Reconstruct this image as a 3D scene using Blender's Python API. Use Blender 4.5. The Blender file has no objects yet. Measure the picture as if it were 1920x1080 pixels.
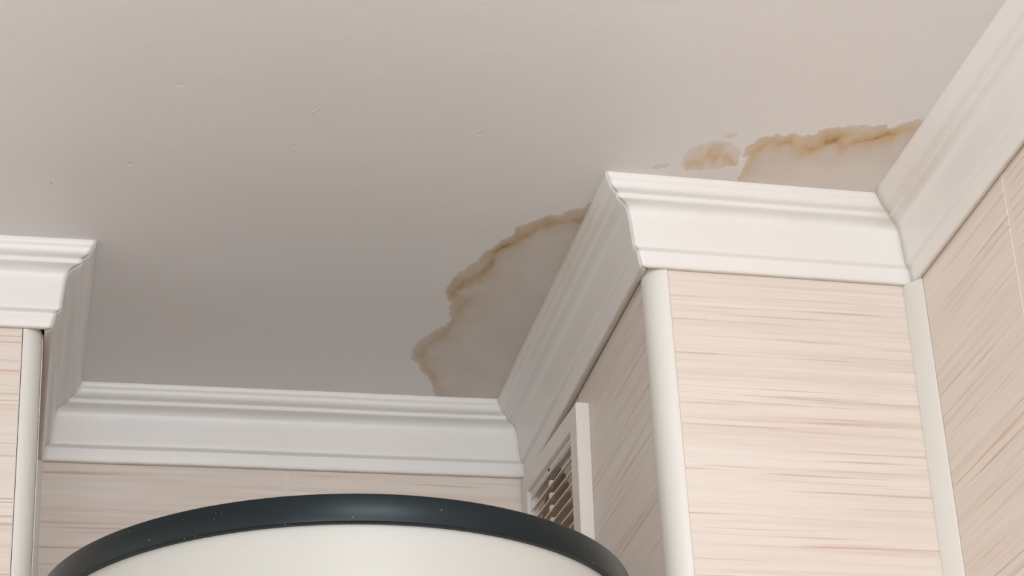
import bpy, bmesh, math, random
import numpy as np
from mathutils import Vector, Matrix

random.seed(7)
SC = bpy.context.scene
COL = SC.collection

# ------------------------------------------------------------------ units
# The cornice drop (75 mm) is the working unit U; the ceiling plane is z = 0 in U.
U = 0.075
CEIL = 2.6


def W(x, y, z):
    return Vector((x * U, y * U, CEIL + z * U))


_PERM = np.random.RandomState(11).permutation(4096)
_VALS = np.random.RandomState(12).uniform(-1, 1, 4096)


def vnoise(x, y, z=0.0):
    """smooth value noise in -1..1, the same on every run; works on arrays."""
    x, y, z = (np.asarray(a, float) for a in (x, y, z))
    xi, yi, zi = (np.floor(a).astype(int) for a in (x, y, z))
    fx, fy, fz = x - xi, y - yi, z - zi
    fx, fy, fz = (f * f * (3 - 2 * f) for f in (fx, fy, fz))
    r = 0.0
    for i in (0, 1):
        for j in (0, 1):
            for k in (0, 1):
                h = _PERM[(_PERM[(_PERM[(xi + i) & 4095] + yi + j) & 4095] + zi + k) & 4095]
                r = r + _VALS[h] * (fx if i else 1 - fx) * (fy if j else 1 - fy) * (fz if k else 1 - fz)
    return r


# ------------------------------------------------------------------ camera
cam_d = bpy.data.cameras.new('camera')
cam = bpy.data.objects.new('camera', cam_d)
COL.objects.link(cam)
SC.camera = cam
cam_d.sensor_width = 36.0
cam_d.lens = 36.0 * 4417.8 / 1920.0
cam_d.clip_start = 0.02
RIGHT = Vector((0.977665, -0.204390, -0.048943))
FWD = Vector((0.203885, 0.865847, 0.456881))
UP = Vector((-0.051004, -0.456656, 0.888180))
m = Matrix((RIGHT, UP, -FWD)).transposed().to_4x4()
m.translation = W(-7.2905, -23.9841, -14.0084)
cam.matrix_world = m

# ------------------------------------------------------------------ world, lights, exposure
world = bpy.data.worlds.new('world')
SC.world = world
world.use_nodes = True
bg = world.node_tree.nodes['Background']
bg.inputs[0].default_value = (1.0, 0.925, 0.838, 1)
# the room is brighter towards its left side: strength falls off smoothly from -x to +x
_t = world.node_tree
_tc = _t.nodes.new('ShaderNodeTexCoord')
_sx = _t.nodes.new('ShaderNodeSeparateXYZ')
_mr = _t.nodes.new('ShaderNodeMapRange')
_t.links.new(_tc.outputs['Generated'], _sx.inputs[0])
_t.links.new(_sx.outputs[0], _mr.inputs[0])
_mr.inputs[1].default_value, _mr.inputs[2].default_value = -1.0, 1.0
_mr.inputs[3].default_value, _mr.inputs[4].default_value = 1.15, 0.26
# and dimmer below the horizon, where furniture and floor are
_mz = _t.nodes.new('ShaderNodeMapRange')
_t.links.new(_sx.outputs[2], _mz.inputs[0])
_mz.inputs[1].default_value, _mz.inputs[2].default_value = -0.8, 0.0
_mz.inputs[3].default_value, _mz.inputs[4].default_value = 0.5, 1.0
_mu = _t.nodes.new('ShaderNodeMath')
_mu.operation = 'MULTIPLY'
_t.links.new(_mr.outputs[0], _mu.inputs[0])
_t.links.new(_mz.outputs[0], _mu.inputs[1])
_t.links.new(_mu.outputs[0], bg.inputs[1])


def area(name, loc, target, sx, sy, power, col):
    d = bpy.data.lights.new(name, 'AREA')
    d.shape = 'RECTANGLE'
    d.size, d.size_y = sx, sy
    d.energy = power
    d.color = col
    o = bpy.data.objects.new(name, d)
    COL.objects.link(o)
    o.location = loc
    o.rotation_euler = (Vector(target) - Vector(loc)).to_track_quat('-Z', 'Y').to_euler()
    return o


area('frontal_key_light', (-0.45, -2.05, 1.75), (-0.15, 0.2, 2.45), 1.3, .7, 15, (.92, .955, 1.0))  # unseen soft source added behind the camera for the frontal light
area('rim_highlight_light', (-0.18, -1.25, 2.5), (-0.22, 0.0, 2.15), .5, .14, 2.7, (.95, .975, 1.0))  # unseen area light added to bring out the highlight on the tank rim


SC.view_settings.view_transform = 'Standard'
SC.view_settings.look = 'None'
SC.view_settings.gamma = 1.0
SC.view_settings.use_curve_mapping = False
SC.view_settings.exposure = 0.15


# ------------------------------------------------------------------ material helpers
class NT:
    def __init__(self, name):
        self.m = bpy.data.materials.new(name)
        self.m.use_nodes = True
        self.t = self.m.node_tree
        self.b = self.t.nodes['Principled BSDF']

    def n(self, typ, **kw):
        nd = self.t.nodes.new(typ)
        for k, v in kw.items():
            setattr(nd, k, v)
        return nd

    def l(self, a, b):
        self.t.links.new(a, b)

    def setp(self, **kw):
        for k, v in kw.items():
            self.b.inputs[k.replace('_', ' ')].default_value = v

    def coord(self, scale=(1, 1, 1), loc=(0, 0, 0), rot=(0, 0, 0), kind='Object'):
        tc = self.n('ShaderNodeTexCoord')
        mp = self.n('ShaderNodeMapping')
        mp.inputs['Scale'].default_value = scale
        mp.inputs['Location'].default_value = loc
        mp.inputs['Rotation'].default_value = rot
        self.l(tc.outputs[kind], mp.inputs['Vector'])
        return mp.outputs[0]

    def noise(self, vec, scale, detail=3, rough=.55):
        nd = self.n('ShaderNodeTexNoise')
        nd.inputs['Scale'].default_value = scale
        nd.inputs['Detail'].default_value = detail
        nd.inputs['Roughness'].default_value = rough
        self.l(vec, nd.inputs['Vector'])
        return nd.outputs['Fac']

    def ramp(self, fac, stops, interp='LINEAR'):
        nd = self.n('ShaderNodeValToRGB')
        cr = nd.color_ramp
        cr.interpolation = interp
        while len(cr.elements) < len(stops):
            cr.elements.new(0.5)
        for e, (p, c) in zip(cr.elements, stops):
            e.position = p
            e.color = c if len(c) == 4 else (*c, 1)
        self.l(fac, nd.inputs[0])
        return nd.outputs[0]

    def mix(self, fac, a, b, mode='MIX'):
        nd = self.n('ShaderNodeMix', data_type='RGBA', blend_type=mode)
        for sock, v in ((nd.inputs[0], fac), (nd.inputs[6], a), (nd.inputs[7], b)):
            if isinstance(v, (int, float)):
                sock.default_value = v
            elif isinstance(v, tuple):
                sock.default_value = v if len(v) == 4 else (*v, 1)
            else:
                self.l(v, sock)
        return nd.outputs[2]

    def math(self, op, a, b=0.0, c=0.0, clamp=False):
        nd = self.n('ShaderNodeMath', operation=op, use_clamp=clamp)
        for sock, v in zip(nd.inputs, (a, b, c)):
            if isinstance(v, (int, float)):
                sock.default_value = v
            else:
                self.l(v, sock)
        return nd.outputs[0]

    def bump(self, h, dist, strength=1.0, prev=None):
        nd = self.n('ShaderNodeBump')
        nd.inputs['Strength'].default_value = strength
        nd.inputs['Distance'].default_value = dist
        self.l(h, nd.inputs['Height'])
        if prev is not None:
            self.l(prev, nd.inputs['Normal'])
        return nd.outputs[0]


def plain(name, col, rough=.5, spec=.5, metallic=0.0):
    k = NT(name)
    k.setp(Base_Color=(*col, 1), Roughness=rough, Metallic=metallic)
    k.b.inputs['Specular IOR Level'].default_value = spec
    return k.m


# painted plaster ceiling with rusty water marks (mask stored on the mesh)
def mat_ceiling():
    k = NT('ceiling_paint')
    v = k.coord((1, 1, 1))
    big = k.noise(k.coord((1.2, 3.0, 1)), 2.2, 3)
    base = k.ramp(big, [(.3, (.765, .738, .727)), (.7, (.792, .766, .755))])
    at = k.n('ShaderNodeAttribute', attribute_name='stain')
    wash = k.n('ShaderNodeAttribute', attribute_name='wash')
    fine = k.noise(k.coord((1, 1, 1)), 60, 5, .65)
    mod = k.math('MULTIPLY_ADD', fine, .9, .55)
    sv = k.math('MULTIPLY', at.outputs['Fac'], mod, clamp=True)
    wv = k.math('MULTIPLY', wash.outputs['Fac'], k.math('MULTIPLY_ADD', k.noise(v, 25, 4), 1.0, .5), clamp=True)
    c1 = k.mix(wv, base, (.53, .42, .315))
    tan = k.ramp(sv, [(0, (.66, .51, .34)), (.45, (.60, .41, .205)), (.75, (.50, .30, .115)), (1, (.30, .165, .065))])
    tone = k.n('ShaderNodeAttribute', attribute_name='tone')
    brown = k.ramp(sv, [(0, (.60, .47, .34)), (.45, (.53, .385, .23)), (.75, (.42, .275, .14)), (1, (.26, .155, .075))])
    tan = k.mix(tone.outputs['Fac'], brown, tan)
    al = k.ramp(sv, [(0, (0, 0, 0)), (.08, (.12,) * 3), (.4, (.75,) * 3), (1, (1, 1, 1))])
    c2 = k.mix(al, c1, tan)
    k.l(c2, k.b.inputs['Base Color'])
    k.setp(Roughness=.42)
    k.b.inputs['Specular IOR Level'].default_value = .40
    # roller and brush texture, a few knocks in the paint
    streak = k.noise(k.coord((4, 60, 1)), 3.0, 4, .6)
    grit = k.noise(v, 420, 2, .5)
    lump = k.noise(v, 28, 3, .5)
    b = k.bump(streak, .0012, .16)
    b = k.bump(lump, .0018, .22, b)
    b = k.bump(grit, .0004, .22, b)
    # a few knocks and nibs: soft elongated dents at their own places
    for (px, py, ax, ay, rz, dist) in ((-4.15, -1.44, .028, .11, .5, .0006), (-5.69, -1.81, .09, .07, 0, -.0005), (-6.126, -.02, .06, .06, 0, -.0007),
                                       (-7.0, .55, .02, .05, .3, -.001), (-4.29, -.71, .015, .06, .9, .0007), (-2.2, -1.2, .03, .05, .2, -.0008)):
        p = W(px, py, 0)
        sv_ = k.coord((1 / (ax * U), 1 / (ay * U), 0), (0, 0, 0))
        mp = sv_.node
        mp.vector_type = 'TEXTURE'
        mp.inputs['Scale'].default_value = (ax * U, ay * U, 1)
        mp.inputs['Location'].default_value = (p.x, p.y, CEIL)
        mp.inputs['Rotation'].default_value = (0, 0, rz)
        ln = k.n('ShaderNodeVectorMath', operation='LENGTH')
        k.l(sv_, ln.inputs[0])
        g = k.n('ShaderNodeMapRange', interpolation_type='SMOOTHSTEP')
        for q_, vv in zip(g.inputs[1:5], (0, 1, 1, 0)):
            q_.default_value = vv
        k.l(ln.outputs['Value'], g.inputs[0])
        b = k.bump(g.outputs[0], dist, .8, b)
    k.l(b, k.b.inputs['Normal'])
    return k.m


# brush-painted cornice
def mat_cornice():
    k = NT('cornice_paint')
    v = k.coord((1, 1, 1))
    n1 = k.noise(v, 9, 4)
    base = k.ramp(n1, [(.3, (.80, .782, .760)), (.7, (.835, .818, .798))])
    at = k.n('ShaderNodeAttribute', attribute_name='grime')
    g = k.math('MULTIPLY', at.outputs['Fac'], k.math('MULTIPLY_ADD', k.noise(v, 45, 4), 1.3, .3), clamp=True)
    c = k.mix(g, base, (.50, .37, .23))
    k.l(c, k.b.inputs['Base Color'])
    k.setp(Roughness=.34)
    k.b.inputs['Specular IOR Level'].default_value = .45
    b = k.bump(k.noise(v, 30, 3), .0018, .12)
    b = k.bump(k.noise(v, 210, 3), .0007, .3, b)
    k.l(b, k.b.inputs['Normal'])
    return k.m


# cream-pink wall tile with fine horizontal brushed strokes; ax = direction of the strokes
def mat_tile(name, ax, seed):
    k = NT(name)

    def vec(along, up, off):
        s = [along, along, up]
        return k.coord(tuple(s), (off + seed, off * 2.3 + seed, off * 1.7))

    base = k.ramp(k.noise(vec(3, 22, 3), 1.0, 3), [(.3, (0.750, 0.664, 0.601)), (.7, (0.797, 0.736, 0.681))])
    # soft broad bands
    s1 = k.noise(vec(2.6, 120, 11), 1.0, 3, .55)
    m1 = k.ramp(s1, [(.50, (0, 0, 0)), (.68, (.55,) * 3)])
    # crisp thin strokes, gathered in loose bundles and broken along their length
    s2 = k.noise(vec(3.4, 300, 23), 1.0, 4, .55)
    m2 = k.ramp(s2, [(.565, (0, 0, 0)), (.655, (.95,) * 3)])
    gate = k.ramp(k.noise(vec(6, 48, 31), 1.0, 3), [(.38, (.12,) * 3), (.53, (1, 1, 1))])
    m2g = k.mix(1.0, m2, gate, 'MULTIPLY')
    c = k.mix(m1, base, (0.678, 0.554, 0.477))
    c = k.mix(m2g, c, (.600, .455, .375))
    light = k.ramp(k.noise(vec(3.5, 210, 47), 1.0, 2), [(.58, (0, 0, 0)), (.7, (.45,) * 3)])
    c = k.mix(k.ramp(k.noise(vec(9, 520, 61), 1.0, 3, .6), [(.45, (0, 0, 0)), (.75, (.32,) * 3)]), c, (0.660, 0.552, 0.473))
    c = k.mix(light, c, (0.831, 0.784, 0.733))
    k.l(c, k.b.inputs['Base Color'])
    k.setp(Roughness=.38)
    k.b.inputs['Specular IOR Level'].default_value = .4
    k.l(k.bump(s2, .0004, .25), k.b.inputs['Normal'])
    return k.m


def mat_rim():
    k = NT('slate_rim_plastic')
    v = k.coord((1, 1, 1))
    vo = k.n('ShaderNodeTexVoronoi')
    vo.inputs['Scale'].default_value = 150
    k.l(v, vo.inputs['Vector'])
    dots = k.ramp(vo.outputs['Distance'], [(.055, (1, 1, 1)), (.10, (0, 0, 0))])
    gate = k.ramp(k.noise(v, 40, 1), [(.52, (0, 0, 0)), (.58, (1, 1, 1))])
    f = k.mix(1.0, dots, gate, 'MULTIPLY')
    c = k.mix(f, (.004, .0075, .010), (.22, .23, .23))
    k.l(c, k.b.inputs['Base Color'])
    k.setp(Roughness=.35)
    k.b.inputs['Specular IOR Level'].default_value = .40
    k.b.inputs['Specular Tint'].default_value = (.80, .95, 1.0, 1)
    k.l(k.bump(k.noise(v, 900, 2), .0002, .25), k.b.inputs['Normal'])
    return k.m


def mat_enamel():
    k = NT('cream_enamel')
    v = k.coord((1, 1, 1))
    c = k.ramp(k.noise(v, 14, 3), [(.3, (.530, .530, .500)), (.7, (.545, .545, .512))])
    k.l(c, k.b.inputs['Base Color'])
    k.setp(Roughness=.42)
    k.b.inputs['Specular IOR Level'].default_value = .5
    return k.m


M_CEIL = mat_ceiling()
M_CORN = mat_cornice()
M_RIM = mat_rim()
M_ENAMEL = mat_enamel()
M_GROUT = plain('grout', (.77, .70, .635), .8, .2)
M_GAP = plain('wall_plaster', (.30, .24, .18), .9, .1)
M_STRIP = plain('corner_strip_pvc', (.775, .760, .715), .38, .45)
M_VENT = plain('vent_plastic', (.80, .765, .73), .42, .4)
M_PLATE = plain('vent_inner_plastic', (.74, .65, .54), .5, .3)
M_DUCT = plain('duct_lining', (.46, .32, .20), .85, .2)
M_STEEL = plain('bracket_steel', (.45, .45, .45), .4, .5, .8)
M_FLOOR = plain('floor_tile', (.42, .36, .31), .5, .4)


# ------------------------------------------------------------------ mesh helpers
def obj(name, bm, mats, parent=None, smooth=False, origin=None):
    me = bpy.data.meshes.new(name)
    bmesh.ops.recalc_face_normals(bm, faces=bm.faces[:])
    if origin is not None:
        bmesh.ops.translate(bm, verts=bm.verts[:], vec=-Vector(origin))
    bm.to_mesh(me)
    bm.free()
    for mt in (mats if isinstance(mats, (list, tuple)) else [mats]):
        me.materials.append(mt)
    if smooth:
        for p in me.polygons:
            p.use_smooth = True
    o = bpy.data.objects.new(name, me)
    COL.objects.link(o)
    if origin is not None:
        o.location = origin
    if parent is not None:
        o.parent = parent
        o.matrix_parent_inverse = Matrix.Identity(4)
        if origin is None:
            o.location = -parent.location
        else:
            o.location = Vector(origin) - parent.location
    return o


def structure(o, label):
    o['kind'] = 'structure'
    o['label'] = label
    return o


def add_box(bm, lo, hi, mi=0, bevel=0.0, seg=2):
    t = bmesh.new()
    bmesh.ops.create_cube(t, size=1)
    c = (Vector(lo) + Vector(hi)) / 2
    d = Vector(hi) - Vector(lo)
    for v in t.verts:
        v.co = Vector((v.co.x * d.x + c.x, v.co.y * d.y + c.y, v.co.z * d.z + c.z))
    if bevel:
        bmesh.ops.bevel(t, geom=t.edges[:], offset=bevel, segments=seg, affect='EDGES', profile=.5)
    merge(bm, t, mi)


def merge(bm, t, mi=0, M=None):
    vm = {}
    for v in t.verts:
        vm[v] = bm.verts.new(M @ v.co if M is not None else v.co)
    for f in t.faces:
        nf = bm.faces.new([vm[v] for v in f.verts])
        nf.material_index = mi
        nf.smooth = f.smooth
    t.free()


def add_prism(bm, outline, z0, z1, mi=0, bevel=0.0):
    """outline: xy world points, extruded between world heights."""
    t = bmesh.new()
    a = [t.verts.new((x, y, z0)) for x, y in outline]
    b = [t.verts.new((x, y, z1)) for x, y in outline]
    n = len(a)
    for i in range(n):
        t.faces.new((a[i], a[(i + 1) % n], b[(i + 1) % n], b[i]))
    t.faces.new(a[::-1])
    t.faces.new(b)
    if bevel:
        bmesh.ops.recalc_face_normals(t, faces=t.faces[:])
        bmesh.ops.bevel(t, geom=t.edges[:], offset=bevel, segments=1, affect='EDGES')
    merge(bm, t, mi)


# ------------------------------------------------------------------ plan (in U)
DE = (0.0, 0.0)
EF = (3.469, 0.106)
CD = (0.0, 6.521)
BC = (-6.946, 6.521)
AB = (-6.946, 2.414)
A_END = (-20.0, 2.414)
F_END = (3.469, -34.0)
X_D = 0.045          # tile face of the shaft's left side
X_B = -6.985         # tile face of the left return
FLOOR_U = -CEIL / U
TOP = -0.93          # tiles run up behind the cornice lip

# ------------------------------------------------------------------ ceiling with water marks
s1o= [(-0.528,0.274),(-0.611,0.426),(-0.789,0.471),(-0.937,0.55),(-1.076,0.672),(-1.185,0.771),(-1.267,0.887),(-1.338,1.002),(-1.343,1.149),(-1.406,1.245),(-1.452,1.375),(-1.5,1.495),(-1.575,1.604),(-1.607,1.744),(-1.607,1.872),(-1.71,2.027),(-1.773,2.211),(-1.889,2.38),(-1.91,2.504),(-1.899,2.796),(-1.816,2.976),(-1.713,3.128),(-1.737,3.313),(-1.657,3.494),(-1.731,3.716),(-1.812,3.907),(-1.927,4.126),(-1.976,4.288),(-1.972,4.434),(-2.019,4.616),(-2.005,4.806),(-1.854,4.995),(-1.78,5.195),(-1.646,5.428),(-1.513,5.728),(-1.451,6.073)]
s1c= [(-0.439,0.644),(-0.597,0.735),(-0.754,0.73),(-0.88,0.803),(-1.026,0.897),(-1.133,1.066),(-1.226,1.249),(-1.311,1.358),(-1.373,1.465),(-1.433,1.588),(-1.438,1.801),(-1.44,2.033),(-1.525,2.224),(-1.589,2.336),(-1.649,2.475),(-1.731,2.563),(-1.781,2.826),(-1.627,2.982),(-1.492,3.033),(-1.576,3.251),(-1.64,3.425),(-1.644,3.706),(-1.708,4.056),(-1.78,4.226),(-1.86,4.363),(-1.863,4.57),(-1.835,4.806),(-1.736,5.068),(-1.597,5.33),(-1.439,5.689),(-1.318,6.059)]
s2o= [(1.066,-0.781),(1.063,-1.018),(0.987,-1.146),(0.975,-1.288),(1.054,-1.367),(1.047,-1.435),(1.125,-1.498),(1.222,-1.548),(1.254,-1.609),(1.37,-1.597),(1.464,-1.655),(1.579,-1.616),(1.655,-1.633),(1.724,-1.611),(1.746,-1.698),(1.841,-1.751),(1.916,-1.772),(1.973,-1.843),(2.067,-1.927),(2.136,-1.965),(2.276,-1.915),(2.42,-1.971),(2.55,-1.954),(2.678,-2.053),(2.815,-2.126),(2.948,-2.21)]
s2c= [(1.147,-0.791),(1.15,-0.95),(1.104,-1.102),(1.115,-1.2),(1.186,-1.236),(1.233,-1.351),(1.283,-1.388),(1.365,-1.355),(1.43,-1.441),(1.518,-1.425),(1.619,-1.302),(1.688,-1.283),(1.71,-1.371),(1.822,-1.377),(1.908,-1.492),(2.073,-1.494),(2.163,-1.381),(2.179,-1.515),(2.272,-1.576),(2.374,-1.639),(2.471,-1.716),(2.612,-1.783),(2.708,-1.86),(2.806,-1.929),(2.964,-2.006)]
s3o= [(0.339,-0.791),(0.341,-0.929),(0.295,-1.06),(0.332,-1.219),(0.431,-1.301),(0.543,-1.334),(0.657,-1.363),(0.77,-1.324),(0.877,-1.275),(0.944,-1.206),(0.98,-1.047),(0.986,-0.91),(0.961,-0.856)]
s3c= [(0.405,-0.811),(0.497,-0.85),(0.531,-0.913),(0.58,-0.959),(0.593,-1.019),(0.675,-1.056),(0.755,-1.027),(0.808,-0.987),(0.886,-0.898),(0.954,-0.879),(0.96,-0.927)]
s4= [(0.619,-1.458),(0.644,-1.544),(0.713,-1.583),(0.8,-1.579),(0.816,-1.498),(0.748,-1.432)]
s5o= [(-0.068,-0.582),(-0.044,-0.685),(0.027,-0.804),(0.085,-0.819),(0.131,-0.852),(0.209,-0.815),(0.209,-0.763)]
s5c= [(-0.014,-0.609),(0.006,-0.651),(0.088,-0.693),(0.135,-0.746),(0.158,-0.797),(0.186,-0.784)]

s1w = [.65,.75,.75,.7,.68,.7,.78,.85,.8,.85,.7,.75,.9,.8,.8,.8,1,.7,.5,.7,.45,.45,.55,.6,.6,.6,.6,.5,.45,.45,.4]
s2w = [.6,.75,.8,.7,.75,.8,.75,.8,.85,.6,.7,.9,.7,.85,.9,.8,.75,.7,.85,.95,1,.7,.5,.4,.4]
s3w = [.5,.6,.75,.5,.75,.75,.35,.5,.7,.8,.7]
s5w = [.4,.6,.5,.7,1,.5]
AN = 0.42   # marks read as stretched away from the viewer's end of the room: shorten that axis for distances


def seg_dist(P, poly, w=None):
    best = np.full(len(P), 1e9)
    bw = np.zeros(len(P))
    A = np.array(poly, float) * (1, AN)
    w = np.ones(len(A)) if w is None else np.array(w, float)
    Q = P * (1, AN)
    for i in range(len(A) - 1):
        a, d = A[i], A[i + 1] - A[i]
        t = np.clip(((Q - a) @ d) / max(d @ d, 1e-9), 0, 1)
        e = np.hypot(*(Q - a - t[:, None] * d).T)
        k = e < best
        best[k] = e[k]
        bw[k] = (w[i] + (w[i + 1] - w[i]) * t)[k]
    return best, bw


def inside(P, poly):
    x, y = P.T
    r = np.zeros(len(P), bool)
    n = len(poly)
    for i in range(n):
        (x0, y0), (x1, y1) = poly[i], poly[(i + 1) % n]
        if y0 == y1:
            continue
        c = ((y0 > y) != (y1 > y)) & (x < (x1 - x0) * (y - y0) / (y1 - y0) + x0)
        r ^= c
    return r


def mark(P, outer, core, w, close_o, close_c, fade_in, halo=.35):
    do, _ = seg_dist(P, outer)
    dc, cw = seg_dist(P, core, w)
    io = inside(P, outer + close_o)
    ii = inside(P, core + close_c) if close_c else np.zeros(len(P), bool)
    u = do / (do + dc + 1e-6)
    band = np.where(io & ~ii, (halo + (1 - halo) * u ** 1.6) * np.clip(do / .03, 0, 1), 0)
    band = np.where(ii, np.exp(-dc / fade_in), band)
    return band * cw, io


def build_ceiling():
    def axis(lo, hi, a, b, fine, coarse):
        v = list(np.arange(lo, a, coarse)) + list(np.arange(a, b, fine)) + list(np.arange(b, hi + coarse, coarse))
        return np.array(v)
    xs = axis(-22, 3.9, -2.4, 3.5, .016, .35)
    ys = axis(-36, 7.1, -2.9, 6.3, .026, .35)
    X, Y = np.meshgrid(xs, ys)
    P = np.c_[X.ravel(), Y.ravel()]
    n = len(P)
    stain = np.zeros(n)
    wash = np.zeros(n)
    sel = (P[:, 0] > -2.4) & (P[:, 0] < 3.5) & (P[:, 1] > -2.9) & (P[:, 1] < 6.3)
    idx = np.where(sel)[0]
    x, y = P[idx].T
    wx, wy = x.copy(), y.copy()
    for f, ax, ay in ((3.2, .045, .09), (9.0, .030, .065), (24.0, .014, .032), (50.0, .006, .014)):
        wx += ax * vnoise(x * f, y * f * .5, 1.3 + f)
        wy += ay * vnoise(x * f, y * f * .5, 71.3 + f)
    wp = np.c_[wx, wy]
    patch = np.clip(.85 + .45 * vnoise(x * 5, y * 2.4, 31.7) + .3 * vnoise(x * 14, y * 7, 37.1), .25, 1.35)
    ragged = np.clip(.5 + .8 * vnoise(x * 11, y * 5, 55.5), 0, 1)
    s = np.zeros(len(idx))
    h = np.zeros(len(idx))
    b1, i1 = mark(wp, s1o, s1c, s1w, [(-1.3, 6.9), (.5, 6.9), (.5, .2)], [(-1.1, 6.9), (.5, 6.9), (.5, .6)], .055)
    s = np.maximum(s, b1 * .86 * patch)
    d1, c1 = seg_dist(wp, s1c, s1w)
    s = np.maximum(s,  1.15 * c1 * ragged * np.exp(-(d1 / .014) ** 2))
    h = np.maximum(h, np.where(i1, .42 + .25 * np.exp(-d1 / .25), 0))
    b2, i2 = mark(wp, s2o, s2c, s2w, [(3.7, -2.3), (3.7, .3), (1.1, .3)], [(3.7, -2.1), (3.7, .3), (1.2, .3)], .05)
    s = np.maximum(s, b2 * .90 * patch)
    d2, c2 = seg_dist(wp, s2c, s2w)
    s = np.maximum(s, 1.1 * c2 * ragged * np.exp(-(d2 / .013) ** 2))
    h = np.maximum(h, np.where(i2, .34 + .42 * np.exp(-d2 / .22), 0))
    b3, i3 = mark(wp, s3o, s3c, s3w, [(.9, -.8), (.4, -.75)], [], .04, .25)
    s = np.maximum(s, b3 * .70 * patch)
    d3, c3 = seg_dist(wp, s3c, s3w)
    s = np.maximum(s, .62 * c3 * np.exp(-(d3 / .022) ** 2))
    h = np.maximum(h, np.where(i3, .3, 0))
    d4, _ = seg_dist(wp, s4 + s4[:1])
    h = np.maximum(h, np.where(inside(wp, s4), .45, 0) * np.clip(d4 / .02, .5, 1))
    b5, i5 = mark(wp, s5o, s5c, s5w, [(.05, -.6)], [], .04, .2)
    s = np.maximum(s, b5 * .5)
    # faint damp tint between the marks and the cornice of the shaft front
    damp = np.clip((wp[:, 0] - .1) / .5, 0, 1) * np.clip((wp[:, 1] + 1.0) / .35, 0, 1) * (wp[:, 0] < 3.3)
    h = np.maximum(h, .26 * damp * (wp[:, 1] < .3))
    # soft edges for the washes
    stain[idx] = np.clip(s, 0, 1)
    wash[idx] = np.clip(h, 0, 1)
    verts = [W(x, y, 0) for x, y in P]
    nx, ny = len(xs), len(ys)
    faces = []
    for j in range(ny - 1):
        r0, r1 = j * nx, (j + 1) * nx
        faces += [(r0 + i, r1 + i, r1 + i + 1, r0 + i + 1) for i in range(nx - 1)]
    # slab top so that the ceiling has a thickness
    t0 = len(verts)
    hz = .6
    for x, y in ((xs[0], ys[0]), (xs[-1], ys[0]), (xs[-1], ys[-1]), (xs[0], ys[-1])):
        verts.append(W(x, y, hz))
    faces.append((t0, t0 + 1, t0 + 2, t0 + 3))
    bot = [i for i in range(nx)]
    top_ = [(ny - 1) * nx + i for i in range(nx)]
    faces.append(tuple(bot + [t0 + 1, t0]))
    faces.append(tuple(top_[::-1] + [t0 + 3, t0 + 2]))
    lef = [j * nx for j in range(ny)]
    rig = [j * nx + nx - 1 for j in range(ny)]
    faces.append(tuple(lef[::-1] + [t0, t0 + 3]))
    faces.append(tuple(rig + [t0 + 2, t0 + 1]))
    me = bpy.data.meshes.new('ceiling')
    me.from_pydata([tuple(v) for v in verts], [], faces)
    me.update()
    for nm, arr in (('stain', stain), ('wash', wash), ('tone', (P[:, 0] > -.35).astype(float))):
        at = me.attributes.new(nm, 'FLOAT', 'POINT')
        at.data.foreach_set('value', np.concatenate([arr, np.zeros(4)]).astype(np.float32))
    me.materials.append(M_CEIL)
    o = bpy.data.objects.new('ceiling', me)
    COL.objects.link(o)
    structure(o, 'pale painted plaster ceiling with two brown water stains')


build_ceiling()

# ------------------------------------------------------------------ walls: plaster backing, grout bed and bevelled tiles
TILE_W = 3.35
TILE_H = 5.33


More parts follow.
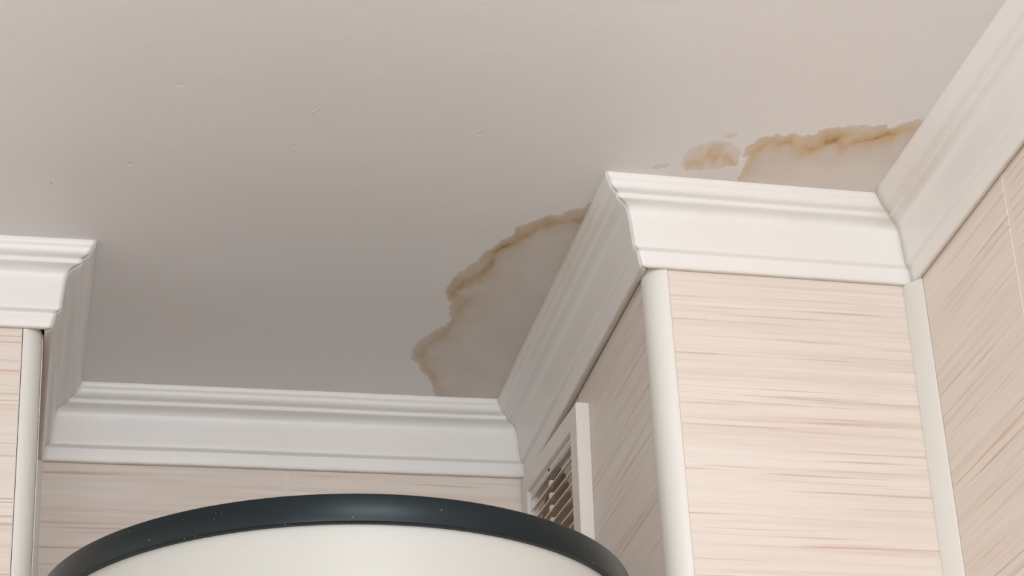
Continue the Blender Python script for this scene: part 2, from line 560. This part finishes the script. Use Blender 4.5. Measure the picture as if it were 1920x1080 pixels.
def tiled_wall(name, label, p0, p1, nrm, joints, seed, hole=None, inset0=0.0, inset1=0.0, depth=.5):
    """p0 -> p1 the foot line (U), nrm the outward normal (towards the room), joints: positions along the line."""
    a, b = Vector((*p0, 0)), Vector((*p1, 0))
    L = (b - a).length
    d = (b - a).normalized()
    nv = Vector((*nrm, 0)).normalized()
    bm = bmesh.new()

    def pt(s, o, z):
        q = a + d * s + nv * o
        return W(q.x, q.y, z)

    def slab(s0, s1, z0, z1, o0, o1, mi, bev=0):
        t = bmesh.new()
        vs = [t.verts.new(pt(s, o, z)) for z in (z0, z1) for s, o in ((s0, o0), (s1, o0), (s1, o1), (s0, o1))]
        for f in ((0, 1, 2, 3), (4, 5, 6, 7), (0, 1, 5, 4), (1, 2, 6, 5), (2, 3, 7, 6), (3, 0, 4, 7)):
            t.faces.new([vs[i] for i in f])
        bmesh.ops.recalc_face_normals(t, faces=t.faces[:])
        if bev:
            bmesh.ops.bevel(t, geom=t.edges[:], offset=bev, segments=2, affect='EDGES')
        merge(bm, t, mi)

    ss = [inset0] + joints + [L - inset1]
    zs = [TOP, -6.25]
    while zs[-1] - TILE_H > FLOOR_U + .5:
        zs.append(zs[-1] - TILE_H)
    zs.append(FLOOR_U)
    g = .062 if name == 'wall_right' else .03
    if hole is None:
        slab(inset0, L - inset1, FLOOR_U, 0, -depth, -.13, 2)
        slab(inset0, L - inset1, FLOOR_U, TOP, -.13, -.007, 1)
    else:
        hc, hz, hr, s0, s1, z0, z1 = hole
        for o0, o1, mi, i0, i1, tp in ((-depth, -.13, 2, inset0, inset1, 0), (-.13, -.007, 1, inset0, inset1, TOP)):
            slab(i0, s0, FLOOR_U, tp, o0, o1, mi)
            slab(s1, L - i1, FLOOR_U, tp, o0, o1, mi)
            slab(s0, s1, FLOOR_U, z0, o0, o1, mi)
            slab(s0, s1, z1, tp, o0, o1, mi)
    for i in range(len(ss) - 1):
        for j in range(len(zs) - 1):
            s0 = ss[i] + (g if i else 0)
            s1 = ss[i + 1] - (g if i < len(ss) - 2 else 0)
            z1 = zs[j] - (g if j else 0)
            z0 = zs[j + 1] + g
            if hole is not None and j == 0:
                hc, hz, hr, h0, h1, y0, y1 = hole
                if s0 < h1 and s1 > h0:
                    # tile cut round the duct opening
                    for q0, q1, r0, r1 in ((s0, max(s0, h0), z0, z1), (min(s1, h1), s1, z0, z1),
                                           (max(s0, h0), min(s1, h1), z0, y0), (max(s0, h0), min(s1, h1), y1, z1)):
                        if q1 - q0 > .01 and r1 - r0 > .01:
                            slab(q0, q1, r0, r1, -.13, 0, 0)
                    continue
            slab(s0, s1, z0, z1, -.13, 0, 0,   .012 * U)
    o = obj(name, bm, [mat_tile(name + '_tile', d, seed), M_GROUT, M_GAP])
    structure(o, label)
    return o


tiled_wall('wall_front_left', 'cream streaked tile wall at the far left edge under the cornice', A_END, (X_B, AB[1]), (0, -1),
           [3.0, 6.35, 9.7], 3.1, inset1=.255)
tiled_wall('wall_alcove_left', 'narrow left return wall of the recess, in shade', (X_B, AB[1]), (X_B, CD[1]), (1, 0), [], 8.4,
           inset0=.25, inset1=.0)
tiled_wall('wall_back', 'cream streaked tile wall at the back of the recess behind the round tank', (X_B, CD[1]), (X_D, CD[1]), (0, -1),
           [3.485], 13.7)
VENT_HOLE = (0, 0, 0, 6.521 - 6.38, 6.521 - 3.85, -4.15, -1.36)
tiled_wall('wall_alcove_right', 'shaded tile wall of the shaft carrying the ventilation grille', (X_D, CD[1]), (X_D, DE[1]), (-1, 0),
           [6.521 - 3.55], 21.3, hole=VENT_HOLE, inset1=.29)
tiled_wall('wall_front_right', 'bright cream streaked tile front of the shaft between two white strips', (X_D, 0.0), EF, (.0306, -1), [], 27.9,
           inset0=.232, inset1=.14)
tiled_wall('wall_right', 'cream streaked tile wall with a pale vertical joint at right edge', (EF[0], EF[1]), F_END, (-1, 0),
           [2.83 + 3.35 * i for i in range(10)], 35.2)

bm = bmesh.new()
add_box(bm, W(-22, -36, FLOOR_U - .6), W(3.9, 7.1, FLOOR_U))
structure(obj('floor', bm, M_FLOOR), 'tiled floor below the frame')

# ------------------------------------------------------------------ cornices
PROFILE = [(.540, .02), (.540, -.018), (.534, -.045), (.521, -.072), (.508, -.086), (.502, -.098), (.492, -.128), (.477, -.156), (.463, -.168),
           (.452, -.174), (.425, -.182), (.398, -.190), (.387, -.196), (.383, -.203), (.386, -.212), (.387, -.232), (.382, -.246), (.370, -.254),
           (.335, -.261), (.295, -.270), (.260, -.285), (.234, -.310), (.216, -.345), (.205, -.388), (.198, -.440), (.189, -.520), (.180, -.600),
           (.170, -.690), (.163, -.760), (.156, -.782), (.146, -.792), (.112, -.806), (.102, -.815), (.099, -.830), (.096, -.860), (.086, -.905),
           (.072, -.955), (.062, -.982), (.054, -.995), (.042, -1.0)]


def cornice(name, label, c0, o0, c1, o1, seed, grime_fn=None, widen=0.0, back=.012):
    """profile swept from corner c0 to c1; o0, o1 are the mitre directions at the ends."""
    L = math.hypot(c1[0] - c0[0], c1[1] - c0[1])
    n = max(6, int(min(L, 10) / .06))
    ts = [i / n for i in range(n + 1)] if L < 11 else [1 - (1 - i / 200) ** 1 for i in range(201)]
    verts, faces, grime = [], [], []
    prof = PROFILE + [(back, -1.0), (back, .02)]
    K = len(prof)
    for t in ts:
        for k, (s, z) in enumerate(prof):
            if widen and z > -.19 and s > .4:
                s += widen * (1 + z / .19)
            x0, y0 = c0[0] + o0[0] * s, c0[1] + o0[1] * s
            x1, y1 = c1[0] + o1[0] * s, c1[1] + o1[1] * s
            x, y = x0 + (x1 - x0) * t, y0 + (y1 - y0) * t
            # hand-laid wobble, none at the very ends so the mitres close
            w = min(1.0, 12 * min(t, 1 - t))
            q = float(vnoise(x * .7 + seed, y * .7, k * .02)) * .005
            zz = z + (q * w if z > -1.01 and z < -.02 else 0)
            dx = o0[0] * q * w if o0[0] == o1[0] else 0
            dy = o0[1] * q * w if o0[1] == o1[1] else 0
            verts.append(tuple(W(x + dx, y + dy, zz)))
            g = .0
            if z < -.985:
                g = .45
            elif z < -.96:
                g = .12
            if grime_fn:
                g = max(g, grime_fn(x, y, s, z))
            grime.append(g)
    for i in range(len(ts) - 1):
        for k in range(K):
            k2 = (k + 1) % K
            faces.append((i * K + k, i * K + k2, (i + 1) * K + k2, (i + 1) * K + k))
    faces.append(tuple(range(K)))
    faces.append(tuple((len(ts) - 1) * K + k for k in range(K - 1, -1, -1)))
    me = bpy.data.meshes.new(name)
    me.from_pydata(verts, [], faces)
    bm = bmesh.new()
    bm.from_mesh(me)
    bmesh.ops.recalc_face_normals(bm, faces=bm.faces[:])
    bm.to_mesh(me)
    bm.free()
    at = me.attributes.new('grime', 'FLOAT', 'POINT')
    at.data.foreach_set('value', np.array(grime, np.float32))
    for p in me.polygons:
        p.use_smooth = len(p.vertices) == 4
    me.materials.append(M_CORN)
    o = bpy.data.objects.new(name, me)
    COL.objects.link(o)
    structure(o, label)
    return o


def clamp(v, a=0.0, b=1.0):
    return max(a, min(b, v))


def grime_D(x, y, s, z):      # yellowed upper moulding where the leak reached it
    return .30 * clamp((-z * -1 + .24) / .1) * clamp((5.6 - y) / 3) * clamp((y + .3) / .8) if z > -.24 else .05


def grime_F(x, y, s, z):
    if z > -.3:
        return .26 * clamp(1 - abs(y + 1.0) / 1.9)
    return .04


def grime_E(x, y, s, z):      # stained into the right-hand corner
    k = clamp((x - 2.2) / 1.0)
    return .33 * k * k if -.33 < z < -.1 else (.16 * k if z >= -.1 else 0)


LT, RT = (-1, -1), (1, -1)
cornice('trim_1', 'white moulded cornice run at the far left edge above the left tiles', A_END, (0, -1), AB, RT, 1.1)
cornice('trim_2', 'short shaded cornice return at the left side of the recess', AB, RT, BC, RT, 2.2, back=-.03)
cornice('trim_3', 'white cornice along the back of the recess above the round tank', BC, RT, CD, LT, 3.3)
cornice('trim_4', 'shaded yellowed cornice receding along the side of the shaft above the grille', CD, LT, DE, LT, 4.4, grime_D, back=-.022)
cornice('trim_5', 'bright white cornice across the shaft front below the orange stain', DE, LT, EF, LT, 5.5, grime_E)
cornice('trim_6', 'long white cornice running to the upper right corner above the right wall', EF, LT, F_END, (-1, 0), 6.6, grime_F, widen=.06)


# ------------------------------------------------------------------ corner strips
def strip(name, label, outline, ztop=-.985, bevel=.0):
    bm = bmesh.new()
    add_prism(bm, [(x * U, y * U) for x, y in outline], 0.0, CEIL + ztop * U, bevel=bevel)
    o = obj(name, bm, M_STRIP)
    for p in o.data.polygons:
        p.use_smooth = abs(p.normal.z) < .5
    o.modifiers.new('edges', 'EDGE_SPLIT').split_angle = math.radians(40)
    structure(o, label)


def quarter(cx, cy, ax, ay, side, n=14):
    """outer quarter-round from the front face round to the side face (side = -1 left, +1 right)."""
    pts = []
    for i in range(n + 1):
        a = math.pi / 2 * i / n
        pts.append((cx + side * ax * math.sin(a), cy - ay * math.cos(a)))
    return pts


q = quarter(.272, .285, .242, .297, -1)
strip('trim_7', 'white rounded corner strip down the left edge of the shaft front',
      [(.272, .10)] + [(.272, -.012)] + q[1:] + [(.030, .30), (.12, .30)], -.93)
q = quarter(-7.232, 2.69, .232, .288, 1)
strip('trim_8', 'white rounded corner strip at the left edge beside the recess',
      [(-7.232, 2.52), (-7.232, 2.402)] + q[1:] + [(-7.0, 2.70), (-7.09, 2.70)], -.93)
strip('trim_9', 'flat white strip in the inner corner between shaft front and right wall',
      [(3.300, .098), (3.306, .066), (3.445, -.158), (3.468, -.158), (3.468, .104)], -1.0, bevel=.006 * U)
strip('trim_10', 'thin grey-white strip in the left back corner of the recess',
      [(-6.984, 6.42), (-6.975, 6.40), (-6.885, 6.478), (-6.872, 6.519), (-6.984, 6.519)], -1.0)

# ------------------------------------------------------------------ ventilation grille on the shaft
X0 = X_D - .002
XF = -.14


def empty(name, loc, label, cat, group=None):
    o = bpy.data.objects.new(name, None)
    COL.objects.link(o)
    o.location = loc
    o.empty_display_size = .05
    o['label'] = label
    o['category'] = cat
    if group:
        o['group'] = group
    return o


vent = empty('ventilation_grille', W(X0, 4.8, -4.7),
             'white louvred ventilation grille high on the shaded shaft wall, partly hidden by the round tank', 'vent')
VY0, VY1, VZ0, VZ1 = 3.13, 6.47, -4.70, -1.335   # outer frame
IY0, IY1, IZ0, IZ1 = 3.50, 6.13, -4.36, -1.63    # louvre opening


def ring(bm, o, i, xo, xi, bev=0):
    """rectangular ring in the y-z plane; o, i = (y0, y1, z0, z1); xo nearer the room."""
    t = bmesh.new()

    def loop(r, x):
        y0, y1, z0, z1 = r
        return [t.verts.new(W(x, y, z)) for y, z in ((y0, z0), (y1, z0), (y1, z1), (y0, z1))]
    a, b, c, d = loop(o, xo), loop(i, xo), loop(i, xi), loop(o, xi)
    for p, q_ in ((a, b), (b, c), (c, d), (d, a)):
        for k in range(4):
            t.faces.new((p[k], p[(k + 1) % 4], q_[(k + 1) % 4], q_[k]))
    bmesh.ops.recalc_face_normals(t, faces=t.faces[:])
    if bev:
        bmesh.ops.bevel(t, geom=[e for e in t.edges if e.calc_face_angle(0) > .5], offset=bev, segments=2, affect='EDGES')
    merge(bm, t)


bm = bmesh.new()
ring(bm, (VY0, VY1, VZ0, VZ1), (IY0, IY1, IZ0, IZ1), XF, X0, .012 * U)
frame = obj('frame', bm, M_VENT, vent)
bm = bmesh.new()
e = .075
ring(bm, (IY0 - .004, IY1 + .004, IZ0 - .004, IZ1 + .004), (IY0 + e, IY1 - e, IZ0 + e, IZ1 - e), XF + .05, X0, .008 * U)
obj('inner_frame', bm, M_VENT, vent)

# back plate with the round duct mouth
bm = bmesh.new()
N = 72


def plate(bm, xo, xi, rect, cy, cz, r):
    y0, y1, z0, z1 = rect
    vo, vi, wo, wi = [], [], [], []
    angs = sorted([2 * math.pi * i / N for i in range(N)] +
                  [math.atan2(z - cz, y - cy) % (2 * math.pi) for y in (y0, y1) for z in (z0, z1)])
    for a in angs:
        ca, sa = math.cos(a), math.sin(a)
        k = 1e9
        if ca > 1e-9:
            k = min(k, (y1 - cy) / ca)
        if ca < -1e-9:
            k = min(k, (y0 - cy) / ca)
        if sa > 1e-9:
            k = min(k, (z1 - cz) / sa)
        if sa < -1e-9:
            k = min(k, (z0 - cz) / sa)
        r_ = min(r, k * .97)
        for lst, x, rad in ((vo, xo, k), (vi, xo, r_), (wo, xi, k), (wi, xi, r_)):
            lst.append(bm.verts.new(W(x, cy + ca * rad, cz + sa * rad)))
    n = len(angs)
    for i in range(n):
        j = (i + 1) % n
        bm.faces.new((vo[i], vo[j], vi[j], vi[i]))
        bm.faces.new((vi[i], vi[j], wi[j], wi[i]))
        bm.faces.new((wi[i], wi[j], wo[j], wo[i]))
        bm.faces.new((wo[i], wo[j], vo[j], vo[i]))


HZ = -2.75
HY = 5.12
HR = 1.10
plate(bm, .0, .03, (IY0 + .01, IY1 - .01, IZ0 + .01, IZ1 - .01), HY, HZ, HR)
obj('back_plate', bm, M_PLATE, vent)

# duct behind the grille (part of the grille's collar)
bm = bmesh.new()
t = bmesh.new()
rr = HR + .02
c_in = [t.verts.new(W(.03, HY + math.cos(2 * math.pi * i / N) * rr, HZ + math.sin(2 * math.pi * i / N) * rr)) for i in range(N)]
c_out = [t.verts.new(W(.62, HY + math.cos(2 * math.pi * i / N) * rr, HZ + math.sin(2 * math.pi * i / N) * rr)) for i in range(N)]
for i in range(N):
    t.faces.new((c_in[i], c_in[(i + 1) % N], c_out[(i + 1) % N], c_out[i]))
t.faces.new(c_out)
for f in t.faces:
    f.smooth = len(f.verts) == 4
merge(bm, t)
d_o = obj('duct', bm, M_DUCT, vent)
d_o['label'] = 'dark brown air duct behind the louvres'

# louvres
pitch = .176
z = IZ1 - .09
while z > IZ0 + .1:
    bm = bmesh.new()
    t = bmesh.new()
    th = .020
    # thin blade, falling slightly towards the room: section in x-z
    sec = [(XF + .040, z - .016), (XF + .040, z - .016 - th), (X0 - .075, z + .012 - th), (X0 - .075, z + .012)]
    va = [t.verts.new(W(x, IY0 + .02, zz)) for x, zz in sec]
    vb = [t.verts.new(W(x, IY1 - .02, zz)) for x, zz in sec]
    ns = len(sec)
    for i in range(ns):
        t.faces.new((va[i], va[(i + 1) % ns], vb[(i + 1) % ns], vb[i]))
    t.faces.new(va)
    t.faces.new(vb[::-1])
    merge(bm, t)
    add_box(bm, W(XF + .05, 4.93, z - .02), W(XF + .10, 5.02, z + .065))   # spacer nib on the blade
    obj('slat', bm, M_VENT, vent)
    z -= pitch
# the grille hangs a little crooked: turned about its near top corner
_piv = W(X0, 3.10, -1.365)
_rot = Matrix.Rotation(math.radians(5.2), 3, 'X')
vent.location = _piv + _rot @ (vent.location - _piv)
vent.rotation_euler = (math.radians(5.2), 0, 0)

# ------------------------------------------------------------------ round wall-hung tank
TX, TY, TZ, TR = -3.68, .645, -5.10, 3.268
TB = TZ - 10.5
tank = empty('water_heater', W(TX, TY, TB),
             'round cream tank with dark slate rim at the bottom, hung below the back cornice', 'water heater')


def lathe(bm, prof, n=160, mi=0):
    t = bmesh.new()
    rings = []
    for r, zz in prof:
        if r < 1e-6:
            rings.append([t.verts.new(W(TX, TY, zz))])
        else:
            rings.append([t.verts.new(W(TX + r * math.cos(2 * math.pi * i / n), TY + r * math.sin(2 * math.pi * i / n), zz)) for i in range(n)])
    for a, b in zip(rings, rings[1:]):
        for i in range(n):
            j = (i + 1) % n
            if len(a) == 1:
                t.faces.new((a[0], b[i], b[j]))
            elif len(b) == 1:
                t.faces.new((a[i], a[j], b[0]))
            else:
                t.faces.new((a[i], a[j], b[j], b[i]))
    merge(bm, t, mi)


BH = .31
bm = bmesh.new()
lathe(bm, [(0, TZ + .10), (1.2, TZ + .085), (2.3, TZ + .045), (3.0, TZ + .012), (TR - .06, TZ), (TR - .02, TZ - .003), (TR - .006, TZ - .010),
           (TR, TZ - .024), (TR, TZ - BH + .020), (TR - .006, TZ - BH + .006), (TR - .02, TZ - BH), (TR - .075, TZ - BH), (TR - .075, TZ - .12)])
o = obj('top_rim', bm, M_RIM, tank, smooth=True)
o.modifiers.new('edges', 'EDGE_SPLIT').split_angle = math.radians(50)
o['label'] = 'dark slate-grey rim band round the top'
bm = bmesh.new()
RB = TR - .07
lathe(bm, [(RB - .01, TZ - .10), (RB, TZ - .2), (RB, TB + .6), (RB - .06, TB + .4), (RB - .25, TB + .22), (RB - .7, TB + .1), (RB - 1.6, TB + .03), (0, TB)])
obj('body', bm, M_ENAMEL, tank, smooth=True)
for zz in (TZ - 2.2, TB + 2.2):
    for xx in (TX - 1.3, TX + 1.3):
        bm = bmesh.new()
        yb = TY + math.sqrt(RB ** 2 - 1.3 ** 2) - .12
        add_box(bm, W(xx - .25, yb, zz - .2), W(xx + .25, 6.515, zz + .2), bevel=.02 * U)
        obj('wall_bracket', bm, M_STEEL, tank)
